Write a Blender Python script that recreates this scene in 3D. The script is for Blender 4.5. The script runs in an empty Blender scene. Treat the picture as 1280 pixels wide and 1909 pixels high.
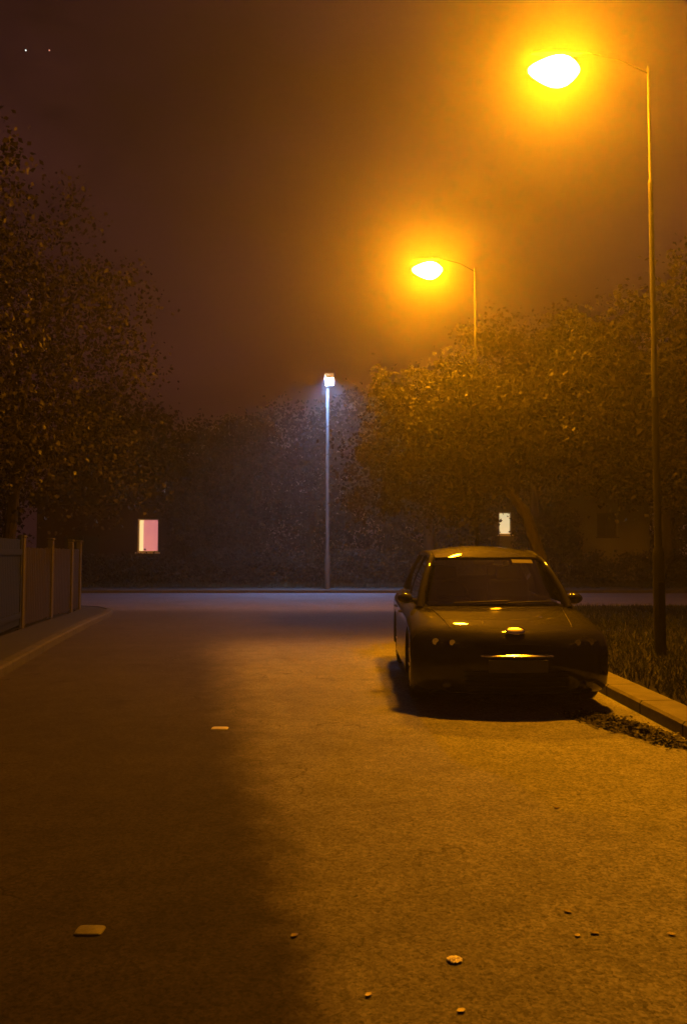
import bpy, bmesh, math, random
import numpy as np
from mathutils import Vector, Matrix

R = math.radians
PI = math.pi
rng = np.random.default_rng(7)
random.seed(7)
S = bpy.context.scene
C = S.collection

# ------------------------------------------------------------------ helpers
def link(name, me, mat=None, parent=None):
    o = bpy.data.objects.new(name, me)
    C.objects.link(o)
    if mat is not None and me is not None:
        me.materials.append(mat)
    if parent is not None:
        o.parent = parent
    return o

def obj(name, bm, mat=None, parent=None, smooth=True, ang=35):
    bmesh.ops.recalc_face_normals(bm, faces=bm.faces)
    me = bpy.data.meshes.new(name)
    if smooth:
        for f in bm.faces: f.smooth = True
        lim = R(ang)
        for e in bm.edges:
            if len(e.link_faces) == 2 and e.calc_face_angle(0) > lim:
                e.smooth = False
    bm.to_mesh(me); bm.free()
    return link(name, me, mat, parent)

def raw(name, verts, faces, mat=None, parent=None, smooth=False):
    me = bpy.data.meshes.new(name)
    me.from_pydata([tuple(v) for v in verts], [], [tuple(f) for f in faces])
    if smooth:
        me.shade_smooth()
    me.update()
    return link(name, me, mat, parent)

def thing(name, label, cat, loc=(0, 0, 0), rz=0, group=None):
    o = bpy.data.objects.new(name, None)
    C.objects.link(o)
    o.location = loc; o.rotation_euler = (0, 0, rz)
    o.empty_display_size = 0.2
    return tag(o, label, cat, group)

def tag(o, label, cat, group=None):
    o['label'] = label; o['category'] = cat
    if group: o['group'] = group
    return o

def struct(o, label=None, cat=None):
    o['kind'] = 'structure'
    if label: o['label'] = label
    if cat: o['category'] = cat
    return o

def dup(root, loc, rz, label, group=None, scale=None):
    r = root.copy(); C.objects.link(r)
    r.location = loc; r.rotation_euler = (0, 0, rz)
    if scale: r.scale = scale
    r['label'] = label
    if group: r['group'] = group
    for ch in list(root.children):
        c = ch.copy(); C.objects.link(c); c.parent = r
        for g in ch.children:
            d = g.copy(); C.objects.link(d); d.parent = c
    return r

def bx(bm, c, s, rot=None, bev=0.0, seg=2):
    m = Matrix.Translation(c)
    if rot is not None: m = m @ rot
    m = m @ Matrix.Diagonal((s[0], s[1], s[2], 1))
    g = bmesh.ops.create_cube(bm, size=1.0, matrix=m)
    if bev > 0:
        es = {e for v in g['verts'] for e in v.link_edges}
        bmesh.ops.bevel(bm, geom=list(es), offset=bev, segments=seg, affect='EDGES', profile=0.5)

def tube(bm, pts, rad, n=12, cap=True):
    pts = [Vector(p) for p in pts]
    rads = rad if isinstance(rad, (list, tuple)) else [rad] * len(pts)
    rings = []
    prev = None
    for i, p in enumerate(pts):
        if i == 0: t = pts[1] - p
        elif i == len(pts) - 1: t = p - pts[i - 1]
        else: t = pts[i + 1] - pts[i - 1]
        t.normalize()
        a = prev if prev is not None else (Vector((0, 0, 1)) if abs(t.z) < 0.9 else Vector((1, 0, 0)))
        u = (a - t * a.dot(t)).normalized()
        prev = u
        v = t.cross(u)
        rings.append([bm.verts.new(p + (u * math.cos(2 * PI * k / n) + v * math.sin(2 * PI * k / n)) * rads[i]) for k in range(n)])
    for a, b in zip(rings, rings[1:]):
        for k in range(n):
            bm.faces.new((a[k], a[(k + 1) % n], b[(k + 1) % n], b[k]))
    if cap:
        bm.faces.new(list(reversed(rings[0]))); bm.faces.new(rings[-1])

def lathe(bm, prof, n=32, axis='Z', at=(0, 0, 0)):
    """prof: list of (radius, height)"""
    rings = []
    for r, h in prof:
        ring = []
        for k in range(n):
            a = 2 * PI * k / n
            p = (r * math.cos(a), r * math.sin(a), h)
            if axis == 'X': p = (p[2], p[0], p[1])
            if axis == 'Y': p = (p[0], p[2], p[1])
            ring.append(bm.verts.new(Vector(p) + Vector(at)))
        rings.append(ring)
    for a, b in zip(rings, rings[1:]):
        for k in range(n):
            bm.faces.new((a[k], a[(k + 1) % n], b[(k + 1) % n], b[k]))
    if prof[0][0] > 1e-4: bm.faces.new(rings[0])
    if prof[-1][0] > 1e-4: bm.faces.new(list(reversed(rings[-1])))
    bmesh.ops.remove_doubles(bm, verts=bm.verts, dist=1e-5)

def ball(bm, c, s, seg=20, ring=12, rot=None):
    m = Matrix.Translation(c)
    if rot is not None: m = m @ rot
    m = m @ Matrix.Diagonal((s[0], s[1], s[2], 1))
    bmesh.ops.create_uvsphere(bm, u_segments=seg, v_segments=ring, radius=1.0, matrix=m)

def grid(bm, fn, nu, nv, thick=None):
    """surface fn(u,v)->point on 0..1; optionally given a thickness vector"""
    V = [[bm.verts.new(fn(i / nu, j / nv)) for j in range(nv + 1)] for i in range(nu + 1)]
    for i in range(nu):
        for j in range(nv):
            bm.faces.new((V[i][j], V[i + 1][j], V[i + 1][j + 1], V[i][j + 1]))
    if thick is not None:
        t = Vector(thick)
        W = [[bm.verts.new(V[i][j].co + t) for j in range(nv + 1)] for i in range(nu + 1)]
        for i in range(nu):
            for j in range(nv):
                bm.faces.new((W[i][j], W[i][j + 1], W[i + 1][j + 1], W[i + 1][j]))
        for i in range(nu):
            bm.faces.new((V[i][0], W[i][0], W[i + 1][0], V[i + 1][0]))
            bm.faces.new((V[i][nv], V[i + 1][nv], W[i + 1][nv], W[i][nv]))
        for j in range(nv):
            bm.faces.new((V[0][j], V[0][j + 1], W[0][j + 1], W[0][j]))
            bm.faces.new((V[nu][j], W[nu][j], W[nu][j + 1], V[nu][j + 1]))

# ------------------------------------------------------------------ materials
def mat(name):
    m = bpy.data.materials.new(name); m.use_nodes = True
    nt = m.node_tree
    return m, nt, nt.nodes, nt.links, nt.nodes['Principled BSDF']

def simple(name, col, rough=0.5, metal=0.0, var=0.25, scale=8.0, bump=0.0, coat=0.0, spec=0.12, bscale=None, joints=0.0):
    m, nt, N, L, P = mat(name)
    tc = N.new('ShaderNodeTexCoord')
    nz = N.new('ShaderNodeTexNoise'); nz.inputs['Scale'].default_value = scale; nz.inputs['Detail'].default_value = 6
    L.new(tc.outputs['Object'], nz.inputs['Vector'])
    mx = N.new('ShaderNodeMix'); mx.data_type = 'RGBA'
    mx.inputs[6].default_value = tuple(c * (1 - var) for c in col) + (1,)
    mx.inputs[7].default_value = tuple(min(1, c * (1 + var)) for c in col) + (1,)
    L.new(nz.outputs['Fac'], mx.inputs[0]); L.new(mx.outputs[2], P.inputs['Base Color'])
    if joints:      # mortar joints between the stones, one every few decimetres
        sp = N.new('ShaderNodeSeparateXYZ'); L.new(tc.outputs['Object'], sp.inputs[0])
        md = N.new('ShaderNodeMath'); md.operation = 'PINGPONG'; md.inputs[1].default_value = joints / 2
        L.new(sp.outputs['Y'], md.inputs[0])
        lt = N.new('ShaderNodeMath'); lt.operation = 'GREATER_THAN'; lt.inputs[1].default_value = 0.012
        L.new(md.outputs[0], lt.inputs[0])
        ml = N.new('ShaderNodeMix'); ml.data_type = 'RGBA'; ml.inputs[6].default_value = (0.012, 0.011, 0.01, 1)
        L.new(lt.outputs[0], ml.inputs[0]); L.new(mx.outputs[2], ml.inputs[7]); L.new(ml.outputs[2], P.inputs['Base Color'])
    P.inputs['Roughness'].default_value = rough; P.inputs['Metallic'].default_value = metal
    P.inputs['Coat Weight'].default_value = coat; P.inputs['Coat Roughness'].default_value = 0.035
    P.inputs['Specular IOR Level'].default_value = spec
    if bump:
        n2 = N.new('ShaderNodeTexNoise'); n2.inputs['Scale'].default_value = bscale or scale * 6; n2.inputs['Detail'].default_value = 5
        L.new(tc.outputs['Object'], n2.inputs['Vector'])
        b = N.new('ShaderNodeBump'); b.inputs['Strength'].default_value = bump; b.inputs['Distance'].default_value = 0.01
        L.new(n2.outputs['Fac'], b.inputs['Height']); L.new(b.outputs['Normal'], P.inputs['Normal'])
    return m

def emit(name, col, strength):
    m, nt, N, L, P = mat(name)
    P.inputs['Base Color'].default_value = (0.5, 0.5, 0.5, 1)
    P.inputs['Emission Color'].default_value = tuple(col) + (1,)
    P.inputs['Emission Strength'].default_value = strength
    return m

def leaf_mat(name, dark, light, rough=0.38, trans=0.25, spec=0.2):
    m, nt, N, L, P = mat(name)
    ge = N.new('ShaderNodeNewGeometry')
    cr = N.new('ShaderNodeValToRGB')
    cr.color_ramp.elements[0].color = tuple(dark) + (1,)
    cr.color_ramp.elements[1].color = tuple(light) + (1,)
    L.new(ge.outputs['Random Per Island'], cr.inputs['Fac'])
    L.new(cr.outputs['Color'], P.inputs['Base Color'])
    P.inputs['Roughness'].default_value = rough; P.inputs['Specular IOR Level'].default_value = spec
    tr = N.new('ShaderNodeBsdfTranslucent'); L.new(cr.outputs['Color'], tr.inputs['Color'])
    mx = N.new('ShaderNodeMixShader'); mx.inputs[0].default_value = trans
    L.new(P.outputs['BSDF'], mx.inputs[1]); L.new(tr.outputs['BSDF'], mx.inputs[2])
    L.new(mx.outputs['Shader'], N['Material Output'].inputs['Surface'])
    return m

def road_mat():
    m, nt, N, L, P = mat('asphalt')
    tc = N.new('ShaderNodeTexCoord'); sep = N.new('ShaderNodeSeparateXYZ')
    L.new(tc.outputs['Object'], sep.inputs[0])
    def noise(scale, detail=5, rough=0.6):
        n = N.new('ShaderNodeTexNoise'); n.inputs['Scale'].default_value = scale
        n.inputs['Detail'].default_value = detail; n.inputs['Roughness'].default_value = rough
        L.new(tc.outputs['Object'], n.inputs['Vector']); return n.outputs['Fac']
    def mth(op, a, b=None, c=None, clamp=False):
        n = N.new('ShaderNodeMath'); n.operation = op; n.use_clamp = clamp
        for i, x in enumerate((a, b, c)):
            if x is None: continue
            if isinstance(x, (int, float)): n.inputs[i].default_value = x
            else: L.new(x, n.inputs[i])
        return n.outputs[0]
    def rng_(v, a, b, c, d):
        n = N.new('ShaderNodeMapRange'); n.clamp = True; n.interpolation_type = 'SMOOTHSTEP'
        n.inputs[1].default_value = a; n.inputs[2].default_value = b; n.inputs[3].default_value = c; n.inputs[4].default_value = d
        L.new(v, n.inputs[0]); return n.outputs[0]
    big = noise(0.7, 6); mid = noise(4.0, 8, 0.7); fine = noise(48.0, 5, 0.8); spk = noise(150.0, 2, 0.5)
    def stones(scale):
        n = N.new('ShaderNodeTexVoronoi'); n.inputs['Scale'].default_value = scale; n.inputs['Randomness'].default_value = 1.0
        L.new(tc.outputs['Object'], n.inputs['Vector'])
        q = N.new('ShaderNodeSeparateColor'); L.new(n.outputs['Color'], q.inputs[0]); return q.outputs[0]
    gran = mth('ADD', mth('MULTIPLY', stones(105.0), 0.55), mth('MULTIPLY', stones(58.0), 0.45))
    X, Y = sep.outputs['X'], sep.outputs['Y']
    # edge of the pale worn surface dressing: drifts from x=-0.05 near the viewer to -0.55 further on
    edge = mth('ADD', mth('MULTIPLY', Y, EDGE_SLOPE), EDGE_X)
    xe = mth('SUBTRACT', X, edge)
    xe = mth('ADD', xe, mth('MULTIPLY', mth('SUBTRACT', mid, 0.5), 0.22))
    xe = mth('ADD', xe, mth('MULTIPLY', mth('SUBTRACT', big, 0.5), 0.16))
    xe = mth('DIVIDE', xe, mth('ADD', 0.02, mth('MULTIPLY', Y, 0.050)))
    pale = mth('MULTIPLY', rng_(xe, -1.0, 1.0, 0.0, 1.0), rng_(X, -0.5, 1.6, 0.58, 1.0))  # ramp across X paints the nearest lamp's falloff into the dressing
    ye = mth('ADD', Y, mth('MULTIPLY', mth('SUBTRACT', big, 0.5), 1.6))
    near = rng_(ye, 11.5, 14.5, 1.0, 0.0)  # asphalt darkened towards the junction, standing in for the light's drop-off
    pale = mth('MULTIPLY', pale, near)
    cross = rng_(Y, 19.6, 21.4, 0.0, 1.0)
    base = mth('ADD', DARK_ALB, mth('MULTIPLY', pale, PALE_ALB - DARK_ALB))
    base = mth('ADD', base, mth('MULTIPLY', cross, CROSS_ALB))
    # wear: blotches and aggregate speckle
    bl = rng_(big, 0.3, 0.72, 0.86, 1.12)
    bl2 = rng_(mid, 0.30, 0.70, 0.82, 1.14)
    # coarser stone on the pale dressing
    amp = mth('ADD', 1.2, mth('MULTIPLY', pale, 0.5))
    ag = mth('ADD', 1.0, mth('MULTIPLY', mth('SUBTRACT', mth('ADD', mth('MULTIPLY', gran, 0.8), mth('MULTIPLY', rng_(fine, 0.34, 0.66, 0.0, 1.0), 0.2)), 0.5), amp))
    v = mth('MULTIPLY', mth('MULTIPLY', base, bl), mth('MULTIPLY', bl2, ag))
    v = mth('ADD', v, mth('MULTIPLY', rng_(spk, 0.72, 0.80, 0.0, 1.0), mth('MULTIPLY', base, 1.6)))
    # hairline cracks that come and go, and old oil spots
    vo = N.new('ShaderNodeTexVoronoi'); vo.feature = 'DISTANCE_TO_EDGE'; vo.inputs['Scale'].default_value = 0.42
    wv = N.new('ShaderNodeVectorMath'); wv.operation = 'ADD'
    wn = N.new('ShaderNodeTexNoise'); wn.inputs['Scale'].default_value = 2.2; wn.inputs['Detail'].default_value = 7
    L.new(tc.outputs['Object'], wn.inputs['Vector']); L.new(tc.outputs['Object'], wv.inputs[0]); L.new(wn.outputs['Color'], wv.inputs[1]); L.new(wv.outputs[0], vo.inputs['Vector'])
    crack = mth('MULTIPLY', rng_(vo.outputs['Distance'], 0.0015, 0.006, 0.55, 0.0), rng_(big, 0.48, 0.60, 0.0, 1.0))
    v = mth('MULTIPLY', v, mth('SUBTRACT', 1.0, crack))
    oil = N.new('ShaderNodeTexNoise'); oil.inputs['Scale'].default_value = 1.7; oil.inputs['Detail'].default_value = 3
    L.new(tc.outputs['Object'], oil.inputs['Vector'])
    v = mth('MULTIPLY', v, rng_(oil.outputs['Fac'], 0.60, 0.74, 1.0, 0.72))
    col = N.new('ShaderNodeCombineColor')
    L.new(v, col.inputs[0]); L.new(mth('MULTIPLY', v, mth('ADD', 0.86, mth('MULTIPLY', pale, 0.14))), col.inputs[1]); L.new(mth('MULTIPLY', v, 0.95), col.inputs[2])
    L.new(col.outputs[0], P.inputs['Base Color'])
    P.inputs['Roughness'].default_value = 0.85
    L.new(mth('ADD', 0.05, mth('MULTIPLY', pale, 0.15)), P.inputs['Specular IOR Level'])
    h = mth('ADD', mth('MULTIPLY', gran, 0.8), mth('MULTIPLY', spk, 0.5))
    b = N.new('ShaderNodeBump'); b.inputs['Strength'].default_value = 0.35; b.inputs['Distance'].default_value = 0.004
    L.new(h, b.inputs['Height']); L.new(b.outputs['Normal'], P.inputs['Normal'])
    return m

def glass_mat(name, tint, refl=0.12, rough=0.03):
    m, nt, N, L, P = mat(name)
    N.remove(P)
    tr = N.new('ShaderNodeBsdfTransparent'); tr.inputs['Color'].default_value = tuple(tint) + (1,)
    gl = N.new('ShaderNodeBsdfGlossy'); gl.inputs['Roughness'].default_value = rough
    gl.inputs['Color'].default_value = (1, 1, 1, 1)
    fr = N.new('ShaderNodeFresnel'); fr.inputs['IOR'].default_value = 1.5
    ad = N.new('ShaderNodeMath'); ad.operation = 'ADD'; ad.use_clamp = True; ad.inputs[1].default_value = refl
    L.new(fr.outputs[0], ad.inputs[0])
    mx = N.new('ShaderNodeMixShader'); L.new(ad.outputs[0], mx.inputs[0])
    L.new(tr.outputs[0], mx.inputs[1]); L.new(gl.outputs[0], mx.inputs[2])
    L.new(mx.outputs[0], N['Material Output'].inputs['Surface'])
    return m

# tuning ------------------------------------------------------------------
SOD = (1.0, 0.325, 0.003)     # sodium light
SOD_L = 2700.0
LED_L = 7000.0
HAZE_D = 0.0026
HAZE_G = 0.85
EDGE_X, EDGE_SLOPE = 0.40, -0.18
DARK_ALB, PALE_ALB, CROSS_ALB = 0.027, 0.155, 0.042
SKY = (0.023, 0.0066, 0.0066)

M = {}
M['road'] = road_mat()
M['kerb'] = simple('kerb_concrete', (0.12, 0.115, 0.105), 0.85, var=0.4, scale=6, bump=0.5, joints=0.9)
M['dark_kerb'] = simple('kerb_concrete_dark', (0.035, 0.032, 0.028), 0.9, var=0.5, scale=5, bump=0.5, joints=0.9)  # darker copy of the kerb concrete for the left and far kerbs
M['paving'] = simple('paving', (0.018, 0.017, 0.016), 0.85, var=0.4, scale=4, bump=0.4)
M['soil'] = simple('verge_soil', (0.008, 0.007, 0.005), 0.95, var=0.6, scale=5, bump=0.8)
M['grass'] = leaf_mat('grass_blades', (0.006, 0.009, 0.003), (0.018, 0.022, 0.008), 0.6, 0.2)
M['leaf_r'] = leaf_mat('leaves_lit', (0.009, 0.008, 0.006), (0.020, 0.016, 0.011), 0.6, 0.25, 0.1)
M['leaf_l'] = leaf_mat('leaves_left', (0.010, 0.008, 0.008), (0.022, 0.017, 0.015), 0.5, 0.12, 0.12)
M['leaf_e'] = leaf_mat('leaves_evergreen', (0.003, 0.003, 0.003), (0.009, 0.008, 0.006), 0.7, 0.05, 0.04)
M['leaf_v'] = leaf_mat('leaves_verge', (0.006, 0.005, 0.004), (0.014, 0.011, 0.008), 0.6, 0.15, 0.08)
M['leaf_b'] = leaf_mat('leaves_back', (0.007, 0.005, 0.004), (0.016, 0.012, 0.007), 0.6, 0.15, 0.05)
M['bark'] = simple('bark', (0.018, 0.014, 0.011), 0.9, var=0.5, scale=10, bump=0.8)
M['steel'] = simple('galvanised_steel', (0.034, 0.034, 0.034), 0.65, 0.1, var=0.25, scale=14, bump=0.1)
M['black_paint'] = simple('black_paint', (0.010, 0.0095, 0.0095), 0.8, bump=0.2, scale=20)
M['near_black'] = simple('near_black_lamp_parts', (0.004, 0.004, 0.004), 0.9, spec=0.1)  # plain near-black that keeps arm and lantern dark beside the bowl
M['lamp_shell'] = simple('lamp_housing', (0.22, 0.22, 0.22), 0.5, 0.3)
M['sodium'] = emit('sodium_bowl', SOD, SOD_L)
M['led'] = emit('led_panel', (0.27, 0.50, 1.0), LED_L)
M['paint'] = simple('car_paint', (0.016, 0.016, 0.015), 0.6, 0.0, var=0.08, scale=3, coat=0.7, spec=0.02)
M['plastic'] = simple('black_plastic', (0.012, 0.012, 0.012), 0.55, bump=0.1, scale=20)
M['rubber'] = simple('tyre_rubber', (0.014, 0.014, 0.014), 0.85, bump=0.3, scale=30)
M['alloy'] = simple('alloy', (0.5, 0.5, 0.5), 0.28, 0.9, var=0.1, spec=.5)
M['chrome'] = simple('chrome', (0.82, 0.82, 0.82), 0.13, 1.0, var=0.03, spec=.5)
M['lamp_dark'] = simple('headlamp_unit', (0.06, 0.06, 0.065), 0.22, 0.6, spec=.5)
M['glass'] = glass_mat('car_glass', (0.55, 0.56, 0.52), 0.22)
M['lens'] = glass_mat('lamp_lens', (0.6, 0.6, 0.6), 0.10)
M['cloth'] = simple('seat_cloth', (0.03, 0.03, 0.032), 0.9, var=0.3, scale=40)
M['visor'] = simple('sticker_vinyl', (0.16, 0.155, 0.14), 0.7, var=0.1)
M['plate'] = simple('plate_white', (0.07, 0.07, 0.065), 0.6, var=0.2)
M['badge'] = simple('badge_face', (0.75, 0.72, 0.62), 0.3, 0.9, var=0.05)
M['wood'] = simple('fence_boards', (0.012, 0.009, 0.008), 0.85, var=0.4, scale=6, bump=0.5)
M['post'] = simple('concrete_post', (0.034, 0.031, 0.029), 0.85, var=0.3, scale=8, bump=0.4)
M['navy'] = simple('navy_paint', (0.008, 0.010, 0.03), 0.5, var=0.3)
M['render'] = simple('pale_render', (0.07, 0.067, 0.06), 0.9, var=0.25, scale=1.5, bump=0.3)
M['brick'] = simple('dark_brick', (0.014, 0.008, 0.007), 0.9, var=0.4, scale=7, bump=0.5)
M['tile'] = simple('roof_tile', (0.010, 0.007, 0.006), 0.8, var=0.35, scale=5, bump=0.6)
M['frame'] = simple('window_frame', (0.5, 0.5, 0.48), 0.5, var=0.1)
M['darkpane'] = simple('dark_pane', (0.012, 0.013, 0.016), 0.1, var=0.2)
M['pink'] = emit('pink_curtain_glow', (1.0, 0.30, 0.34), 0.55)
M['warm'] = emit('warm_lit_pane', (1.0, 0.74, 0.34), 0.95)
M['cream'] = emit('cream_lit_pane', (1.0, 0.80, 0.42), 0.75)
M['stud'] = simple('stud_reflector', (0.12, 0.115, 0.07), 0.5, var=0.35, scale=60, bump=0.4)
M['stud_w'] = simple('stud_reflector_white', (0.34, 0.33, 0.32), 0.5, var=0.2, scale=60, bump=0.4)
M['paper'] = simple('paper', (0.85, 0.83, 0.78), 0.7, var=0.12, scale=30)
M['dryleaf'] = simple('dry_leaf', (0.12, 0.08, 0.04), 0.5, var=0.4, scale=30)
M['dryleaf_p'] = simple('pale_dry_leaf', (0.34, 0.28, 0.18), 0.4, var=0.3, scale=30)
M['litter'] = leaf_mat('leaf_litter', (0.004, 0.003, 0.002), (0.016, 0.011, 0.006), 0.65, 0.1)
M['star'] = emit('star_white', (0.85, 1.0, 0.9), 1.6)
M['star_r'] = emit('star_red', (1.0, 0.42, 0.28), 1.0)

# ------------------------------------------------------------------ ground
def arc(cx, cy, r, a0, a1, n):
    return [(cx + r * math.cos(R(a0 + (a1 - a0) * i / n)), cy + r * math.sin(R(a0 + (a1 - a0) * i / n))) for i in range(n + 1)]

CROSS0, CROSS1 = 21.0, 30.2
right_k = [(2.62, -20), (2.62, 0), (2.62, 6), (2.62, 12), (2.62, 17)] + arc(6.62, 17, 4.0, 180, 90, 10)[1:] + [(90, CROSS0)]
left_k = [(-3.4, -20), (-3.4, 0), (-3.4, 4), (-3.55, 7), (-3.92, 9.27), (-4.5, 12.7), (-5.0, 16), (-5.3, 18.4), (-5.55, 19.5), (-6.05, 20.4), (-6.8, 20.85), (-7.8, CROSS0), (-90, CROSS0)]

def interp(poly, y):
    for (x0, y0), (x1, y1) in zip(poly, poly[1:]):
        if y0 <= y <= y1 and y1 > y0:
            return x0 + (x1 - x0) * (y - y0) / (y1 - y0)
    return poly[-1][0]

raw('ground', [(-240, -60, -0.08), (240, -60, -0.08), (240, 260, -0.08), (-240, 260, -0.08)], [(0, 1, 2, 3)], M['soil'])
struct(bpy.data.objects['ground'])
ys = sorted(set([p[1] for p in right_k[:-1]] + [p[1] for p in left_k[:-1]]))
vs, fs = [], []
for y in ys:
    vs += [(interp(left_k[:-1], y), y, 0), (interp(right_k[:-1], y), y, 0)]
for i in range(len(ys) - 1):
    fs.append((2 * i, 2 * i + 1, 2 * i + 3, 2 * i + 2))
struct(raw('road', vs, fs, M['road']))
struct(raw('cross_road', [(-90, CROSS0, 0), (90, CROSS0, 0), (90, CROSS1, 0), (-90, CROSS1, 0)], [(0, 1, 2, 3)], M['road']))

def offset(poly, d):
    out = []
    for i, p in enumerate(poly):
        a = Vector(poly[max(0, i - 1)]); b = Vector(poly[min(len(poly) - 1, i + 1)])
        t = (b - a).normalized()
        out.append((p[0] + t.y * d, p[1] - t.x * d))
    return out

def kerb(name, poly, side, w):
    sec = [(0, -0.06), (0, 0.095), (0.02, 0.118), (w, 0.122), (w, -0.06)]
    bm = bmesh.new(); rows = []
    # resample so that the stones read
    for d, z in sec:
        rows.append([bm.verts.new((x, y, z)) for x, y in offset(poly, side * d)])
    for a, b in zip(rows, rows[1:]):
        for i in range(len(poly) - 1):
            bm.faces.new((a[i], a[i + 1], b[i + 1], b[i]))
    return struct(obj(name, bm, M['kerb']))
kerb('kerb', right_k, 1, 0.30)
kerb('kerb', left_k, -1, 0.14).data.materials[0] = M['dark_kerb']
kerb('kerb', [(-90, CROSS1), (90, CROSS1)], -1, 0.15).data.materials[0] = M['dark_kerb']

def strip(name, A, B, z, m):
    vs = [(x, y, z) for x, y in A] + [(x, y, z) for x, y in B]
    n = len(A)
    return struct(raw(name, vs, [(i, i + 1, n + i + 1, n + i) for i in range(n - 1)], m))
rk = offset(right_k, 0.30)
strip('verge', rk, [(90, -20)] * 4 + [(90, 5 + i) for i in range(len(rk) - 4)], 0.10, M['soil'])
lk = offset(left_k, -0.14)
fence_line = [(-5.1, -20), (-5.1, 0), (-5.1, 4), (-5.1, 7), (-5.2, 9.3), (-5.45, 12.7), (-5.92, 16), (-6.15, 18.2), (-6.3, 19.1), (-6.5, 19.6), (-7.0, 19.7), (-7.9, 19.75), (-90, 19.75)]
strip('pavement', lk, fence_line, 0.11, M['paving'])
strip('garden_soil', fence_line, [(-90, -20)] * 4 + [(-90, -10 + i) for i in range(len(fence_line) - 4)], 0.13, M['soil'])
strip('pavement', [(-90, CROSS1 + 0.15), (90, CROSS1 + 0.15)], [(-90, 32.4), (90, 32.4)], 0.11, M['paving'])
strip('grass_bank', [(-120, 32.4), (120, 32.4)], [(-120, 130), (120, 130)], 0.14, M['soil'])

# grass blades on the verge
def blades(n, xs, ys_, z, hmin, hmax, keep):
    P = []
    while len(P) < n:
        x = rng.uniform(*xs); y = ys_[0] + (ys_[1] - ys_[0]) * rng.random() ** 1.6
        if keep(x, y): P.append((x, y))
    P = np.array(P)
    h = rng.uniform(hmin, hmax, n); a = rng.uniform(0, 2 * PI, n); w = 0.004 + 0.003 * rng.random(n) + P[:, 1] * 0.0003
    lean = rng.normal(0, 0.05, (n, 2))
    v = np.zeros((n, 3, 3))
    v[:, 0, 0] = P[:, 0] - np.cos(a) * w; v[:, 0, 1] = P[:, 1] - np.sin(a) * w
    v[:, 1, 0] = P[:, 0] + np.cos(a) * w; v[:, 1, 1] = P[:, 1] + np.sin(a) * w
    v[:, 2, 0] = P[:, 0] + lean[:, 0]; v[:, 2, 1] = P[:, 1] + lean[:, 1]
    v[:, :2, 2] = z; v[:, 2, 2] = z + h
    return v.reshape(-1, 3)

def np_mesh(name, verts, k, m, parent=None):
    n = len(verts) // k
    me = bpy.data.meshes.new(name)
    me.vertices.add(len(verts)); me.vertices.foreach_set('co', verts.astype(np.float32).ravel())
    me.loops.add(n * k); me.loops.foreach_set('vertex_index', np.arange(n * k, dtype=np.int32))
    me.polygons.add(n); me.polygons.foreach_set('loop_start', np.arange(0, n * k, k, dtype=np.int32))
    me.polygons.foreach_set('loop_total', np.full(n, k, dtype=np.int32))
    me.update(calc_edges=True)
    return link(name, me, m, parent)
def on_verge(x, y):
    if x < 2.95: return False
    if y > 17 and x < 6.62: return (x - 6.62) ** 2 + (y - 17) ** 2 < 3.65 ** 2
    return y < 20.6
g = np_mesh('grass', blades(60000, (2.95, 14), (5.5, 20.6), 0.10, 0.05, 0.13, on_verge), 3, M['grass'])
g['kind'] = 'stuff'; g['label'] = 'dark short grass on the verge beside the parked car'
g2 = np_mesh('grass', blades(25000, (-26, 26), (32.5, 37), 0.14, 0.06, 0.2, lambda x, y: True), 3, M['grass'])
g2['kind'] = 'stuff'; g2['label'] = 'dark grass bank beyond the cross road'

# ------------------------------------------------------------------ foliage
def leaves(centers, spread, n, size, seed, bow=0.25):
    r = np.random.default_rng(seed)
    idx = r.integers(0, len(centers), n)
    c = centers[idx] + r.normal(0, 1, (n, 3)) * spread[idx][:, None] * np.array([1, 1, 0.75])
    d = r.normal(0, 1, (n, 3)); d[:, 2] -= 0.5
    d /= np.linalg.norm(d, axis=1)[:, None]
    q = r.normal(0, 1, (n, 3)); s = np.cross(d, q); s /= np.linalg.norm(s, axis=1)[:, None]
    nn = np.cross(d, s)
    L = size * r.uniform(0.6, 1.35, n)[:, None]; W = L * r.uniform(0.28, 0.42, n)[:, None]
    b = c; t = c + d * L
    l = c + d * L * 0.45 + s * W + nn * L * bow * 0.4
    rr = c + d * L * 0.45 - s * W + nn * L * bow * 0.4
    # two triangles folded along the rib, sharing nothing but standing as one leaf (quad)
    v = np.stack([b, l, t, rr], 1)
    return v.reshape(-1, 3)

def crown_points(lobes, nclump, seed, shell=0.55):
    r = np.random.default_rng(seed)
    pts, sp = [], []
    wts = np.array([l[3] * l[4] * l[5] for l in lobes]); wts = wts / wts.sum()
    for i in range(nclump):
        l = lobes[r.choice(len(lobes), p=wts)]
        d = r.normal(0, 1, 3); d /= np.linalg.norm(d)
        k = shell + (1 - shell) * r.random() ** 0.6
        if r.random() < 0.2: k *= 0.6
        pts.append((l[0] + d[0] * l[3] * k, l[1] + d[1] * l[4] * k, l[2] + d[2] * l[5] * k))
        sp.append(r.uniform(0.10, 0.22) * (l[3] + l[5]) * 0.5)
    return np.array(pts), np.array(sp)

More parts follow.
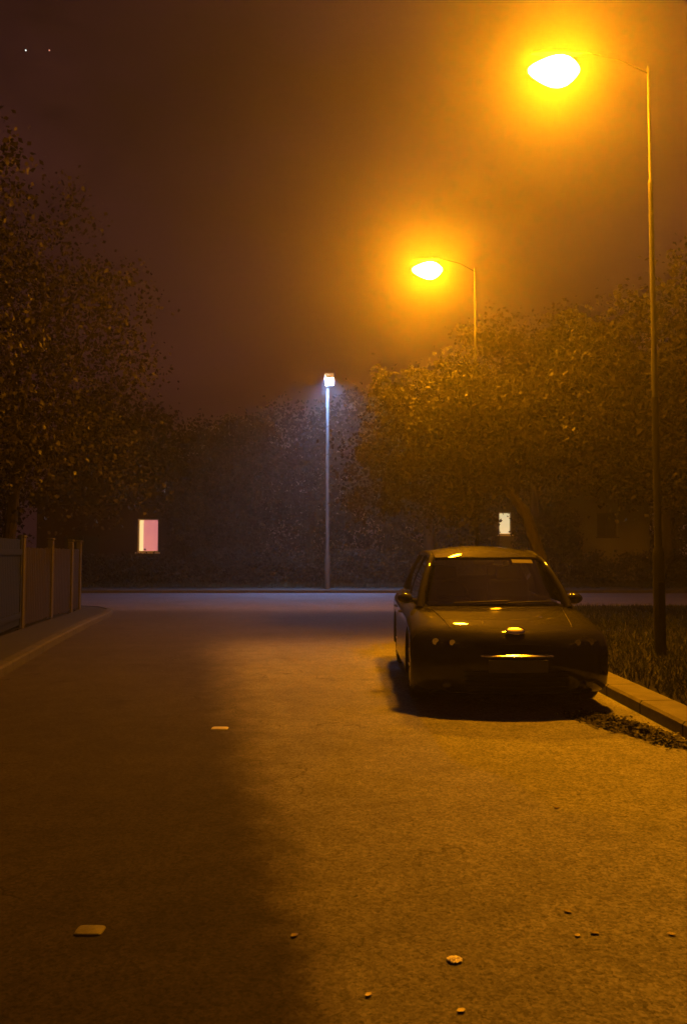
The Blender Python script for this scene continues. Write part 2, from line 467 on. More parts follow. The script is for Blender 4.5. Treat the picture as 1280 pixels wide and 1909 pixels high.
def build_tree(name, label, loc, lobes, trunk_h, trunk_r, nclump, nleaf, size, m, seed, group=None, cat='tree', rz=0):
    t = thing(name, label, cat, loc, rz, group)
    pts, sp = crown_points(lobes, nclump, seed)
    bm = bmesh.new()
    r = random.Random(seed)
    top = Vector((lobes[0][0] * 0.6, lobes[0][1] * 0.6, lobes[0][2]))
    path = [Vector((0, 0, -0.1)), Vector((r.uniform(-.05, .05), r.uniform(-.05, .05), trunk_h * 0.5)), Vector((top.x * .25, top.y * .25, trunk_h)), top]
    tube(bm, path, [trunk_r * 1.35, trunk_r, trunk_r * .85, trunk_r * .3], 10)
    for k in range(9):
        p = pts[r.randrange(len(pts))]
        base = path[2].lerp(path[3], r.uniform(0, 0.7))
        e = base.lerp(Vector(p), 0.85)
        midp = base.lerp(e, 0.5) + Vector((r.uniform(-.2, .2), r.uniform(-.2, .2), r.uniform(.0, .35)))
        tube(bm, [base, midp, e], [trunk_r * .42, trunk_r * .25, trunk_r * .08], 6)
    obj('trunk', bm, M['bark'], t)
    np_mesh('crown', leaves(pts, sp, nleaf, size, seed + 1), 4, m, t)
    return t

# tree under the second lamp: its crown stands just below the lantern
build_tree('street_tree', 'round leafy tree on the verge directly below the second orange street lamp', (4.32, 17.5, 0.1),
    [(-2.25, 0.3, 3.7, 1.9, 1.5, 1.7), (-1.25, 0.5, 4.2, 1.6, 1.4, 1.5), (-2.85, 0.6, 5.1, 0.8, 0.9, 0.7), (-1.65, 0.7, 5.5, 0.7, 0.7, 0.6), (0.0, 0.2, 4.1, 1.5, 1.2, 1.4), (-3.45, 0.2, 2.9, 0.9, 1.1, 0.9), (0.3, 0.1, 5.2, 0.8, 0.8, 0.8)],
    2.2, 0.14, 260, 30000, 0.095, M['leaf_r'], 11)
build_tree('verge_tree', 'dim verge tree reaching in from the right edge behind the first pole', (7.7, 15.8, 0.1),
    [(-1.4, 0, 5.0, 2.0, 1.6, 1.9), (-2.6, 0.2, 4.2, 1.5, 1.4, 1.3), (0.2, 0, 6.0, 1.9, 1.6, 1.8), (-1.2, 0.2, 3.4, 1.6, 1.4, 1.2), (-2.3, 0.1, 5.9, 0.9, 0.9, 0.9)],
    2.4, 0.16, 260, 24000, 0.095, M['leaf_v'], 12)
# right-hand trees past the junction
T = 'trees beyond the cross road on the right'
build_tree('broad_tree', 'tall broad tree past the junction, above the gap between car roof and first pole', (8.2, 34.5, 0.14),
    [(0, 0, 7.6, 3.6, 2.8, 3.6), (-1.6, 0, 9.4, 2.0, 2, 2.2), (2.0, 0, 9.8, 2.2, 2, 2.4), (2.6, 0, 5.8, 2.4, 2, 2.2), (-2.6, 0, 5.6, 2.4, 2, 2.0)],
    3.6, 0.22, 300, 26000, 0.17, M['leaf_b'], 21, T)
build_tree('broad_tree', 'rounded tree past the junction at the right edge behind the tall first pole', (14.2, 35.5, 0.14),
    [(0, 0, 7.2, 3.0, 2.6, 3.4), (1.4, 0, 9.0, 2.4, 2, 2.4), (-1.6, 0, 6.0, 2.0, 2, 2.2), (2.4, 0, 5.6, 2.0, 2, 2)],
    3.2, 0.22, 260, 20000, 0.17, M['leaf_b'], 22, T)
build_tree('broad_tree', 'lower leafy tree past the junction between the white lamp and the car', (3.8, 36.0, 0.14),
    [(0, 0, 5.4, 2.6, 2.2, 2.7), (-1.6, 0, 4.4, 1.9, 2, 1.8), (1.8, 0, 6.2, 2.0, 2, 2.2)],
    2.6, 0.2, 220, 16000, 0.16, M['leaf_b'], 23, T)
# left-hand trees behind the fence
TL = 'dark trees behind the fence on the left'
build_tree('garden_tree', 'nearest dark tree overhanging the fence at the left edge', (-7.4, 12.6, 0.13),
    [(0, 0, 4.7, 2.4, 2.2, 2.5), (1.0, 0.4, 3.5, 1.9, 1.8, 1.5), (-1.2, 0, 6.4, 1.8, 1.8, 1.8), (0.9, 0, 6.7, 1.7, 1.6, 1.6), (-0.2, 0, 8.2, 1.7, 1.6, 1.4)],
    2.2, 0.16, 240, 18000, 0.09, M['leaf_l'], 31, TL)
build_tree('garden_tree', 'bushy dark tree above the last pale fence posts', (-8.0, 19.3, 0.13),
    [(0.4, 0, 4.9, 2.8, 2.2, 2.6), (1.8, 0, 3.6, 2.0, 1.8, 1.6), (-1.0, 0, 7.2, 2.4, 2, 2.4), (1.7, 0, 7.0, 2.0, 1.7, 2.2), (0.4, 0, 9.0, 1.9, 1.7, 1.8)],
    2.4, 0.16, 300, 24000, 0.10, M['leaf_l'], 32, TL)
build_tree('garden_tree', 'tall dark tree rising over the left fence further back', (-11.6, 24.0 - 5.0, 0.13),
    [(0, 0, 7.0, 3.0, 2.6, 3.4), (1.5, 0, 9.4, 2.2, 2, 2.2), (-1.4, 0, 5.4, 2.2, 2, 2)],
    3.0, 0.2, 240, 16000, 0.115, M['leaf_l'], 33, TL)
# back row far beyond the junction
back = [(-19, 40, 1.05, 'far dark tree behind the house with the pink window, leftmost of the back row'),
        (-12.6, 45, 1.15, 'far dark tree rising just behind the house with the pink window'),
        (-6.2, 42.0, 0.95, 'far dark tree to the right of the pink lit window'),
        (-1.9, 46, 1.10, 'far dark tree straight behind the white lamp post'),
        (2.6, 47, 1.25, 'far dark tree just right of the white lamp post'),
        (18.5, 45, 1.2, 'far dark tree beyond the pale house at the right edge'),
        (-27, 50, 1.3, 'far dark tree at the extreme left of the back row'),
        (-5.3, 35.6, 0.80, 'dark tree on the bank between the pink window and the white lamp'),
        (24.5, 48, 1.3, 'far dark tree at the extreme right of the back row')]
proto = None
for i, (x, y, s, lab) in enumerate(back):
    if proto is None:
        proto = build_tree('far_tree', lab, (x, y, 0.14),
            [(0, 0, 5.0, 3.4, 2.8, 3.6), (-1.6, 0, 6.8, 2.2, 2, 2.4), (1.8, 0, 6.2, 2.4, 2, 2.6), (0, 0, 2.6, 3.2, 2.4, 2.0)],
            1.8, 0.22, 260, 14000, 0.2, M['leaf_b'], 41, 'far trees closing the view')
        proto.scale = (s, s, s)
    else:
        dup(proto, (x, y, 0.14), i * 1.3, lab, scale=(s, s, s))

def hedge(label, loc, L, D, H, n, seed, size=0.13):
    t = thing('hedge', label, 'hedge', loc)
    r = np.random.default_rng(seed)
    c = np.stack([r.uniform(-L / 2, L / 2, 300), r.uniform(-D / 2, D / 2, 300), r.uniform(0.1, H, 300)], 1)
    for k in range(max(4, int(L / 0.8))):
        x = -L / 2 + 0.4 + k * 0.8
        if x > L / 2: break
        bm = bmesh.new()
        tube(bm, [(x, 0, -0.05), (x + r.uniform(-.1, .1), r.uniform(-.1, .1), H * 0.8)], [0.03, 0.012], 6)
        obj('stem', bm, M['bark'], t)
    np_mesh('foliage', leaves(c, np.full(300, 0.16), n, size, seed), 4, M['leaf_b'], t)
    return t
hedge('clipped dark hedge behind the white lamp post beyond the junction', (-1.5, 33.6, 0.14), 9.0, 1.0, 1.35, 12000, 61)
hedge('dark hedge below the pink lit window', (-9.4, 33.8, 0.14), 6.4, 1.0, 1.15, 9000, 62)
hedge('long dark hedge in front of the pale house on the right', (9.6, 33.4, 0.14), 12.5, 1.0, 1.25, 15000, 63)

def shrub(label, loc, rx, h, n, seed):
    t = thing('evergreen_shrub', label, 'shrub', loc)
    pts, sp = crown_points([(0, 0, h * .55, rx, rx * .8, h * .45), (rx * .3, 0, h * .35, rx * .8, rx * .7, h * .35)], 160, seed)
    bm = bmesh.new(); tube(bm, [(0, 0, -.05), (.05, 0, h * .3), (0, .05, h * .7)], [.09, .07, .03], 8); obj('stem', bm, M['bark'], t)
    np_mesh('foliage', leaves(pts, sp * .6, n, .12, seed), 4, M['leaf_e'], t)
shrub('rounded black evergreen right of the small cream lit window', (8.88, 35.0, 0.14), 1.35, 4.0, 15000, 81)
shrub('dark evergreen shrub left of the small cream lit window', (5.40, 34.8, 0.14), 1.2, 3.8, 13000, 82)

# ------------------------------------------------------------------ houses
def wall_with_hole(name, x0, x1, z0, z1, y, holes, depth, m, parent):
    """front wall facing -Y with rectangular openings"""
    bm = bmesh.new()
    xs = sorted({x0, x1} | {h[0] for h in holes} | {h[1] for h in holes})
    zs = sorted({z0, z1} | {h[2] for h in holes} | {h[3] for h in holes})
    for i in range(len(xs) - 1):
        for j in range(len(zs) - 1):
            cx, cz = (xs[i] + xs[i + 1]) / 2, (zs[j] + zs[j + 1]) / 2
            if any(h[0] < cx < h[1] and h[2] < cz < h[3] for h in holes): continue
            a = [bm.verts.new((xx, y, zz)) for xx, zz in ((xs[i], zs[j]), (xs[i + 1], zs[j]), (xs[i + 1], zs[j + 1]), (xs[i], zs[j + 1]))]
            bm.faces.new(a)
    bmesh.ops.remove_doubles(bm, verts=bm.verts, dist=1e-4)
    bmesh.ops.recalc_face_normals(bm, faces=bm.faces)
    ret = bmesh.ops.extrude_face_region(bm, geom=list(bm.faces))
    for v in [e for e in ret['geom'] if isinstance(e, bmesh.types.BMVert)]: v.co.y += depth
    # the other three walls
    t = depth; D = 6.0
    bx(bm, (x0 + t / 2, y + depth + D / 2, (z0 + z1) / 2), (t, D, z1 - z0))
    bx(bm, (x1 - t / 2, y + depth + D / 2, (z0 + z1) / 2), (t, D, z1 - z0))
    bx(bm, ((x0 + x1) / 2, y + depth + D + t / 2, (z0 + z1) / 2), (x1 - x0, t, z1 - z0))
    return obj(name, bm, m, parent, smooth=False)

def window(parent, x0, x1, z0, z1, y, panes, mull=()):
    lit = not mull
    bm = bmesh.new(); f = 0.05
    cx, cz = (x0 + x1) / 2, (z0 + z1) / 2
    bx(bm, (x0 + f / 2, y, cz), (f, .07, z1 - z0)); bx(bm, (x1 - f / 2, y, cz), (f, .07, z1 - z0))
    bx(bm, (cx, y, z0 + f / 2), (x1 - x0 - 2 * f, .066, f)); bx(bm, (cx, y, z1 - f / 2), (x1 - x0 - 2 * f, .066, f))
    for xm in mull: bx(bm, (xm, y, cz), (.03, .06, z1 - z0 - 2 * f))
    w = obj('window', bm, M['frame'] if lit else M['black_paint'], parent, smooth=False)
    for nm, a, b, mm, dy in panes:
        bm = bmesh.new(); bx(bm, ((a + b) / 2, y + dy, cz), (b - a, .012, z1 - z0 - 2 * f - .004))
        obj(nm, bm, mm, w, smooth=False)
    bm = bmesh.new(); bx(bm, (cx, y - 0.1, z0 - 0.04), (x1 - x0 + .16, .2, .07), bev=.008)
    obj('sill', bm, M['frame'] if lit else M['black_paint'], w, smooth=False)
    return w

def gable_roof(parent, x0, x1, y0, y1, z, h, chim):
    bm = bmesh.new(); o = 0.35
    A = [(x0 - o, y0 - o, z), (x1 + o, y0 - o, z), (x1 + o, y1 + o, z), (x0 - o, y1 + o, z)]
    cy = (y0 + y1) / 2
    B = [(x0 - o, cy, z + h), (x1 + o, cy, z + h)]
    V = [bm.verts.new(p) for p in A + B]
    for f in ((0, 1, 5, 4), (2, 3, 4, 5), (0, 4, 3), (1, 2, 5), (3, 2, 1, 0)): bm.faces.new([V[i] for i in f])
    r = obj('roof', bm, M['tile'], parent, smooth=False)
    bm = bmesh.new(); bx(bm, (chim, cy, z + h + 0.3), (.8, .5, 1.4)); bx(bm, (chim, cy, z + h + 1.03), (.92, .62, .08))
    for dx in (-.2, .2): lathe(bm, [(.09, 0), (.11, .1), (.08, .35)], 10, at=(chim + dx, cy, z + h + 1.07))
    obj('chimney', bm, M['brick'], r)
    return r

HL = thing('house', 'dark brick house beyond the junction with a pink curtained lit window', 'house', (-9.6, 37.0, 0.14))
ZL = -0.14
pw = (0.08 + 0.05, 1.10, 1.42, 2.95)       # window opening in house space
holes = [pw, (-3.2, -1.6, 0.9, 2.2), (3.0, 4.2, 0.9, 2.2)]
wall_with_hole('wall', -4.5, 5.0, -0.2, 3.6, 0.0, holes, 0.22, M['brick'], HL)
w = window(HL, pw[0], pw[1], pw[2], pw[3], 0.12, [('curtain', pw[0] + .24, pw[1] - .05, M['pink'], 0.06), ('pane', pw[0] + .05, pw[0] + .24, M['warm'], 0.08)])
w['label'] = 'lit window with a pink curtain and a yellow gap at its left'
for h in holes[1:]:
    w = window(HL, h[0], h[1], h[2], h[3], 0.12, [('pane', h[0] + .05, h[1] - .05, M['darkpane'], 0.02)], mull=((h[0] + h[1]) / 2,))
    w['label'] = 'unlit window'
gable_roof(HL, -4.5, 5.0, 0, 6.4, 3.6, 2.4, 3.2)

HR = thing('house', 'pale rendered house beyond the junction with one small cream lit window', 'house', (10.0, 40.0, 0.14))
cw = (-2.28, -1.66, 2.30, 3.42)
holes = [cw, (-4.3, -3.2, 2.2, 3.4), (2.6, 3.6, 2.2, 3.4)]
wall_with_hole('wall', -5.4, 5.2, -0.2, 5.2, 0.0, holes, 0.22, M['render'], HR)
w = window(HR, *cw, 0.12, [('pane', cw[0] + .05, cw[1] - .05, M['cream'], 0.03)])
w['label'] = 'small lit window glowing cream'
for h in holes[1:]:
    w = window(HR, h[0], h[1], h[2], h[3], 0.12, [('pane', h[0] + .05, h[1] - .05, M['darkpane'], 0.02)], mull=((h[0] + h[1]) / 2,))
    w['label'] = 'unlit window'
gable_roof(HR, -5.4, 5.2, 0, 6.4, 5.2, 2.6, -3.0)

# ------------------------------------------------------------------ fence and gate on the left
posts = [(-5.74, 14.4), (-6.06, 16.7), (-6.22, 18.4), (-6.36, 19.4)]
F = thing('fence', 'dark boarded fence with pale concrete posts along the left pavement', 'fence', (-5.74, 14.4, 0.11))
fo = Vector((-5.74, 14.4, 0.11))
for x, y in posts:
    bm = bmesh.new()
    bx(bm, Vector((x, y, 0.11 + 0.78)) - fo, (.105, .105, 1.64), bev=.012)
    bx(bm, Vector((x, y, 0.11 + 1.63)) - fo, (.13, .13, .05), bev=.015)
    obj('post', bm, M['post'], F, smooth=False)
for (xa, ya), (xb, yb) in zip(posts, posts[1:]):
    d = Vector((xb - xa, yb - ya, 0)); Ln = d.length; d.normalize()
    ang = math.atan2(d.y, d.x); rot = Matrix.Rotation(ang, 4, 'Z')
    bm = bmesh.new(); n = max(3, int((Ln - .12) / 0.13))
    for k in range(n):
        p = Vector((xa, ya, 0)) + d * (0.06 + (Ln - .12) * (k + .5) / n)
        bx(bm, Vector((p.x, p.y, 0.11 + 0.74 + random.uniform(-.012, .012))) - fo, ((Ln - .12) / n - .012, .022, 1.4), rot)
    for z in (.35, 1.15):
        p = Vector((xa, ya, 0)) + d * Ln / 2
        q = Vector((-d.y, d.x, 0)) * 0.03
        bx(bm, Vector((p.x + q.x, p.y + q.y, 0.11 + z)) - fo, (Ln - .12, .035, .07), rot)
    obj('panel', bm, M['wood'], F, smooth=False)
G = thing('gate', 'dark navy boarded gate at the left edge before the first pale post', 'gate', (-5.45, 12.9, 0.11))
ga = Vector((-5.72, 14.28, 0)) - Vector((-5.45, 12.9, 0)); L = 2.3
d = Vector((0.2, -1.0, 0)).normalized(); ang = math.atan2(d.y, d.x); rot = Matrix.Rotation(ang, 4, 'Z')
bm = bmesh.new()
for k in range(16):
    p = ga + d * (0.1 + (L - .2) * (k + .5) / 16); bx(bm, (p.x, p.y, 0.82), ((L - .2) / 16 - .008, .03, 1.5), rot)
obj('panel', bm, M['navy'], G, smooth=False)
bm = bmesh.new()
for k in (0.05, L - 0.05):
    p = ga + d * k; bx(bm, (p.x, p.y, 0.83), (.09, .06, 1.64), rot, bev=.008)
for z in (.25, 1.35):
    p = ga + d * L / 2 + Vector((-d.y, d.x, 0)) * 0.034; bx(bm, (p.x, p.y, z), (L - .2, .035, .1), rot)
obj('gate_frame', bm, M['navy'], G, smooth=False)
bm = bmesh.new(); p = ga + d * 0.2 + Vector((-d.y, d.x, 0)) * 0.05; tube(bm, [(p.x, p.y, .95), (p.x, p.y, 1.1)], .012, 8)
obj('handle', bm, M['steel'], G)

# ------------------------------------------------------------------ street lamps
def bowl_bm():
    """lemon shaped glowing bowl, long axis X, pointed towards -X"""
    bm = bmesh.new()
    n, m_ = 20, 14
    prof = [(-0.375, .0), (-0.36, .04), (-0.31, .085), (-0.22, .135), (-0.10, .19), (0.02, .225), (0.12, 0.23), (0.22, 0.20), (0.30, 0.145), (0.36, 0.085), (0.395, 0.035), (0.405, 0)]
    rings = []
    for x, r in prof:
        ring = []
        for k in range(n):
            a = 2 * PI * k / n
            z = math.sin(a) * r
            z = z * (0.85 if z > 0 else 1.1)
            ring.append(bm.verts.new((x, math.cos(a) * r * 0.95, z)))
        rings.append(ring)
    for a, b in zip(rings, rings[1:]):
        for k in range(n): bm.faces.new((a[k], a[(k + 1) % n], b[(k + 1) % n], b[k]))
    bmesh.ops.remove_doubles(bm, verts=bm.verts, dist=1e-5)
    return bm

def sodium_lamp(label, base, H, arm):
    t = thing('street_lamp', label, 'street lamp', base)
    z = H - base[2]
    bm = bmesh.new()
    lathe(bm, [(.040, 3.35), (.034, 4.5), (.030, z - 1.62), (.034, z - 1.60), (.034, z - 1.56), (.021, z - 1.54), (.017, z + .03), (.008, z + .06), (0, z + .065)], 16)
    po = obj('pole', bm, M['steel'], t)
    bm = bmesh.new(); lathe(bm, [(.074, -.1), (.074, 1.3), (.066, 1.36), (.048, 1.42), (.042, 3.4)], 18); po = obj('pole_base', bm, M['near_black'], t)  # lower pole near-black: the fading lamplight is put into its colour
    bm = bmesh.new(); bx(bm, (0, -.075, .75), (.09, .012, .42), bev=.004); obj('access_door', bm, M['black_paint'], po, smooth=False)
    bm = bmesh.new()
    tube(bm, [(0, 0, z - .05), (-arm * .3, 0, z + .14), (-arm * .62, 0, z + .235), (-arm + .25, 0, z + .245)], [.010, .008, .007, .007], 10)
    obj('arm', bm, M['near_black'], t)
    bm = bmesh.new()
    prof = [(-.30, .02), (-.2, .05), (0, .07), (.2, .06), (.33, .035), (.40, .02)]
    rings = []
    for x, r in prof:
        rings.append([bm.verts.new((-arm + x, math.cos(2 * PI * k / 12) * r, z + .228 + math.sin(2 * PI * k / 12) * r * .35)) for k in range(12)])
    for a, b in zip(rings, rings[1:]):
        for k in range(12): bm.faces.new((a[k], a[(k + 1) % 12], b[(k + 1) % 12], b[k]))
    bm.faces.new(rings[0]); bm.faces.new(rings[-1])
    hd = obj('lantern', bm, M['near_black'], t)
    b = obj('bowl', bowl_bm(), M['sodium'], hd); b.location = (-arm, 0, z); b.scale = (.9, .95, .88)
    return t
sodium_lamp('nearest orange street lamp with its tall pole at the right edge behind the car', (4.14, 10.6, 0.10), 8.0, 1.295)
sodium_lamp('second orange street lamp glowing just above the leafy verge tree', (3.03, 18.25, 0.10), 8.0, 1.11)

W3 = thing('street_lamp', 'distant white street lamp on a grey post across the junction', 'street lamp', (-0.62, 30.85, 0.11))
bm = bmesh.new(); lathe(bm, [(.10, -.1), (.10, 1.2), (.085, 1.25), (.07, 1.3), (.055, 8.05), (.0, 8.07)], 16); obj('pole', bm, M['steel'], W3)
bm = bmesh.new()
tube(bm, [(0, 0, 8.0), (.02, -.15, 8.10), (.04, -.22, 8.12)], .03, 8); obj('arm', bm, M['steel'], W3)
bm = bmesh.new()
bx(bm, (.08, -.40, 8.19), (.34, .48, .05), bev=.015)
bx(bm, (-.085, -.40, 8.075), (.014, .46, .176)); bx(bm, (.245, -.40, 8.075), (.014, .46, .176))
bx(bm, (.08, -.626, 8.09), (.314, .014, .146)); bx(bm, (.08, -.174, 8.00), (.314, .014, .326))
hd = obj('lantern', bm, M['lamp_shell'], W3, smooth=False)
bm = bmesh.new(); bx(bm, (.08, -.40, 8.145), (.28, .40, .03), bev=.008); obj('led_panel', bm, M['led'], hd)

# ------------------------------------------------------------------ the car (front towards the viewer; local y runs from nose to tail)
CAR = thing('parked_car', 'dark hatchback car parked by the right kerb facing the viewer', 'car', (1.53, 7.12, 0.0), R(-1.0))
LEN, HW = 4.25, 0.915
# side outline of the lower body: (y, z), clockwise from the front lip
prof = [(.16, .15), (.06, .20), (.015, .32), (0, .45), (.015, .56), (.05, .645), (.09, .69), (.15, .73), (.30, .775), (.60, .825), (.95, .87), (1.12, .89),
        (1.5, .905), (2.1, .925), (2.8, .95), (3.4, .98), (3.85, .995), (4.05, .96), (4.16, .86), (4.22, .66), (4.25, .52), (4.22, .36), (4.12, .24), (3.95, .20),
        (2.9, .175), (2.0, .17), (1.2, .17), (.5, .16)]
def front_shift(y, s):
    a = max(0.0, 1 - y / 1.1)
    b = max(0.0, (y - 3.2) / 1.05)
    return 0.38 * a * abs(s) ** 2.6 - 0.20 * b * abs(s) ** 2.6
def lower(p, s, x, inset):
    y, z = p
    yy = y + front_shift(y, s)
    zz = z
    if z > 0.62: zz = z - (0.035 * s * s + 0.02 * abs(s) ** 6 * 1.0)
    if inset:
        cy, cz = 2.1, 0.52
        yy = yy + (cy - yy) * inset * 0.02
        zz = zz + (cz - zz) * inset * 0.30 if z > 0.6 else zz + (cz - zz) * inset * 0.12
    return (x, yy, zz)
stations = [(-1.0, HW, 1.0), (-.985, HW - .012, .62), (-.95, HW - .045, .28), (-.89, .815, .06), (-.75, .69, 0), (-.5, .46, 0), (-.25, .23, 0), (0, 0, 0)]
st = [(s, -x, i) for s, x, i in stations] + [(-s, x, i) for s, x, i in reversed(stations[:-1])]
bm = bmesh.new(); rings = []
for s, x, i in st:
    rings.append([bm.verts.new(lower(p, s, x, i)) for p in prof])
n = len(prof)
for a, b in zip(rings, rings[1:]):
    for k in range(n): bm.faces.new((a[k], a[(k + 1) % n], b[(k + 1) % n], b[k]))
bm.faces.new(rings[0]); bm.faces.new(list(reversed(rings[-1])))
body = obj('body', bm, M['paint'], CAR, ang=40)
# wheel arches and front openings cut out of the shell
WY = (0.88, 3.46); WR = 0.315
def cut(target, bmc):
    bmesh.ops.recalc_face_normals(bmc, faces=bmc.faces)
    me = bpy.data.meshes.new('cutter'); bmc.to_mesh(me); bmc.free()
    c = bpy.data.objects.new('cutter', me); C.objects.link(c); c.parent = target.parent
    md = target.modifiers.new('cut', 'BOOLEAN'); md.operation = 'DIFFERENCE'; md.object = c; md.solver = 'EXACT'
    bpy.context.view_layer.update()
    dg = bpy.context.evaluated_depsgraph_get()
    new = bpy.data.meshes.new_from_object(target.evaluated_get(dg))
    target.modifiers.clear(); old = target.data; target.data = new
    bpy.data.objects.remove(c); bpy.data.meshes.remove(me)
for wy in WY:
    for sx in (-1, 1):
        b2 = bmesh.new(); lathe(b2, [(WR + .06, -.16), (WR + .06, .16)], 36, 'X', (sx * (HW - .10), wy, WR + .01)); cut(body, b2)
def fy(x, z):
    """y of the nose surface at a lateral x and a height z"""
    s = x / 0.88
    ps = [(p[1], p[0]) for p in prof[:12]]
    for (z0, y0), (z1, y1) in zip(ps, ps[1:]):
        if z0 <= z <= z1: y = y0 + (y1 - y0) * (z - z0) / (z1 - z0); break
    else: y = 0
    return y + front_shift(y, s)
def nose_patch(name, outline, m, parent, proud=.006, thick=.03, sub=10):
    """a part following the curved nose: outline gives (z_low, z_high) for x between x0 and x1"""
    x0, x1, zl, zh = outline
    bm = bmesh.new()
    def fn(u, v):
        x = x0 + (x1 - x0) * u; a = zl(u); b = zh(u); z = a + (b - a) * v
        zz = z - (0.035 * (x / .88) ** 2 if z > .62 else 0)
        return (x, fy(x, z) - proud, zz)
    grid(bm, fn, sub * 2, sub, (0, thick, 0))
    return obj(name, bm, m, parent)
dz = lambda a, b: (lambda u: a + (b - a) * math.sin(PI * u) ** .5)
# upper grille slot, lower grille, plate, lip
gr = nose_patch('grille', (-.30, .30, lambda u: .535 + .03 * abs(2 * u - 1) ** 2, lambda u: .605 + .015 * (1 - abs(2 * u - 1))), M['plastic'], CAR, .004)
lg = nose_patch('lower_grille', (-.52, .52, lambda u: .225, lambda u: .30 + .10 * (1 - abs(2 * u - 1) ** 4)), M['plastic'], CAR, .004)
bm = bmesh.new()
for k in range(4):
    z = .245 + k * .042
    for a in range(12):
        xa, xb = -.46 + a * .92 / 12, -.46 + (a + 1) * .92 / 12
        tube(bm, [(xa, fy(xa, z) - .010, z), (xb, fy(xb, z) - .010, z)], .005, 6)
obj('slat', bm, M['plastic'], lg)
bm = bmesh.new()
rows = []
for k in range(25):
    x = -.32 + .64 * k / 24; h = .010 + .014 * (1 - (x / .32) ** 2); y = fy(x, .515)
    rows.append([bm.verts.new((x, y - .002, .512 + h)), bm.verts.new((x, y - .002 - h * 1.3, .512 + h * .25)), bm.verts.new((x, y - .002 - h * 1.3, .507)), bm.verts.new((x, y + .004, .505))])
for p, q in zip(rows, rows[1:]):
    for j in range(3): bm.faces.new((p[j], p[j + 1], q[j + 1], q[j]))
    bm.faces.new((p[3], p[0], q[0], q[3]))
bm.faces.new(rows[0]); bm.faces.new(rows[-1])
obj('chrome_strip', bm, M['chrome'], CAR)
bm = bmesh.new(); bx(bm, (0, fy(0, .43) - .018, .43), (.52, .012, .111), bev=.004); obj('number_plate', bm, M['plate'], CAR, smooth=False)
nose_patch('bumper_lip', (-.60, .60, lambda u: .168, lambda u: .205), M['plastic'], CAR, .012)
# headlights and fog lamps
for sx in (-1, 1):
    f = (lambda sx: (sx * .44, sx * .80))(sx)
    hl = nose_patch('headlight', (f[0], f[1], lambda u: .575 + .035 * u, lambda u: .585 + .095 * min(1, u * 2.2) - .03 * max(0, u - .75) * 4), M['lamp_dark'], CAR, .016, .014)
    for xx, rr in ((.56, .026), (.70, .030)):
        bm = bmesh.new()
        yy = fy(sx * xx, .62)
        lathe(bm, [(rr, -.006), (rr * .8, .004), (rr * .45, .018), (0, .022)], 20, 'Y', (sx * xx, yy - .020, .622))
        obj('reflector', bm, M['chrome'], hl)
    fl = bmesh.new(); xx = sx * .60
    lathe(fl, [(0, -.02), (.035, -.016), (.046, -.008), (.05, .02)], 20, 'Y', (xx, fy(xx, .245) - .004, .245))
    obj('fog_lamp', fl, M['lamp_dark'], CAR)
# badge: plain oval in a bright rim
B = bmesh.new()
tilt = Matrix.Rotation(R(-28), 4, 'X')
ball(B, (0, 0, 0), (.088, .013, .044), 28, 12)
bd = obj('badge', B, M['chrome'], CAR); bd.location = (0, .112, .728); bd.rotation_euler = (R(-50), 0, 0)
B = bmesh.new(); ball(B, (0, -.005, 0), (.078, .0105, .036), 28, 12)
obj('badge_face', B, M['badge'], bd)
# bonnet shut line as a fine dark seam
for sx in (-1, 1):
    bm = bmesh.new()
    path = []
    for k in range(15):
        y = .22 + .85 * k / 14; x = sx * (.56 + .10 * k / 14); s = x / .875
        zt = np.interp(y, [p[0] for p in prof[7:12]], [p[1] for p in prof[7:12]])
        path.append((x, y + front_shift(y, s), zt - .035 * s * s + .0015))
    tube(bm, path, .0035, 6)
    obj('bonnet_seam', bm, M['plastic'], CAR)

# cabin
ZB, ZR = .885, 1.36
def belt(x): return 1.08 + .22 * (x / .74) ** 2          # windscreen foot
def rooff(x): return 1.60 + .14 * (x / .56) ** 2          # windscreen head
def roof_z(x, y):
    return float(np.interp(y, [1.54, 1.62, 1.72, 1.90, 2.15, 2.5, 3.1, 3.5, 3.7], [1.365, 1.405, 1.44, 1.478, 1.505, 1.515, 1.51, 1.475, 1.44])) - .065 * (x / .60) ** 2
def ws(u, v, m_=0.0):
    xb = -.735 + 1.47 * u; xt = -.575 + 1.15 * u
    yb, yt = belt(xb), rooff(xt)
    x = xb + (xt - xb) * v; y = yb + (yt - yb) * v; z = ZB - .02 * abs(2 * u - 1) ** 2 + (roof_z(xt, yt) - .012 - ZB + .02 * abs(2 * u - 1) ** 2) * v + .004 * math.sin(PI * v)
    return Vector((x, y, z))
bm = bmesh.new(); grid(bm, lambda u, v: ws(.035 + .93 * u, .03 + .91 * v), 16, 10); obj('windscreen', bm, M['glass'], CAR)
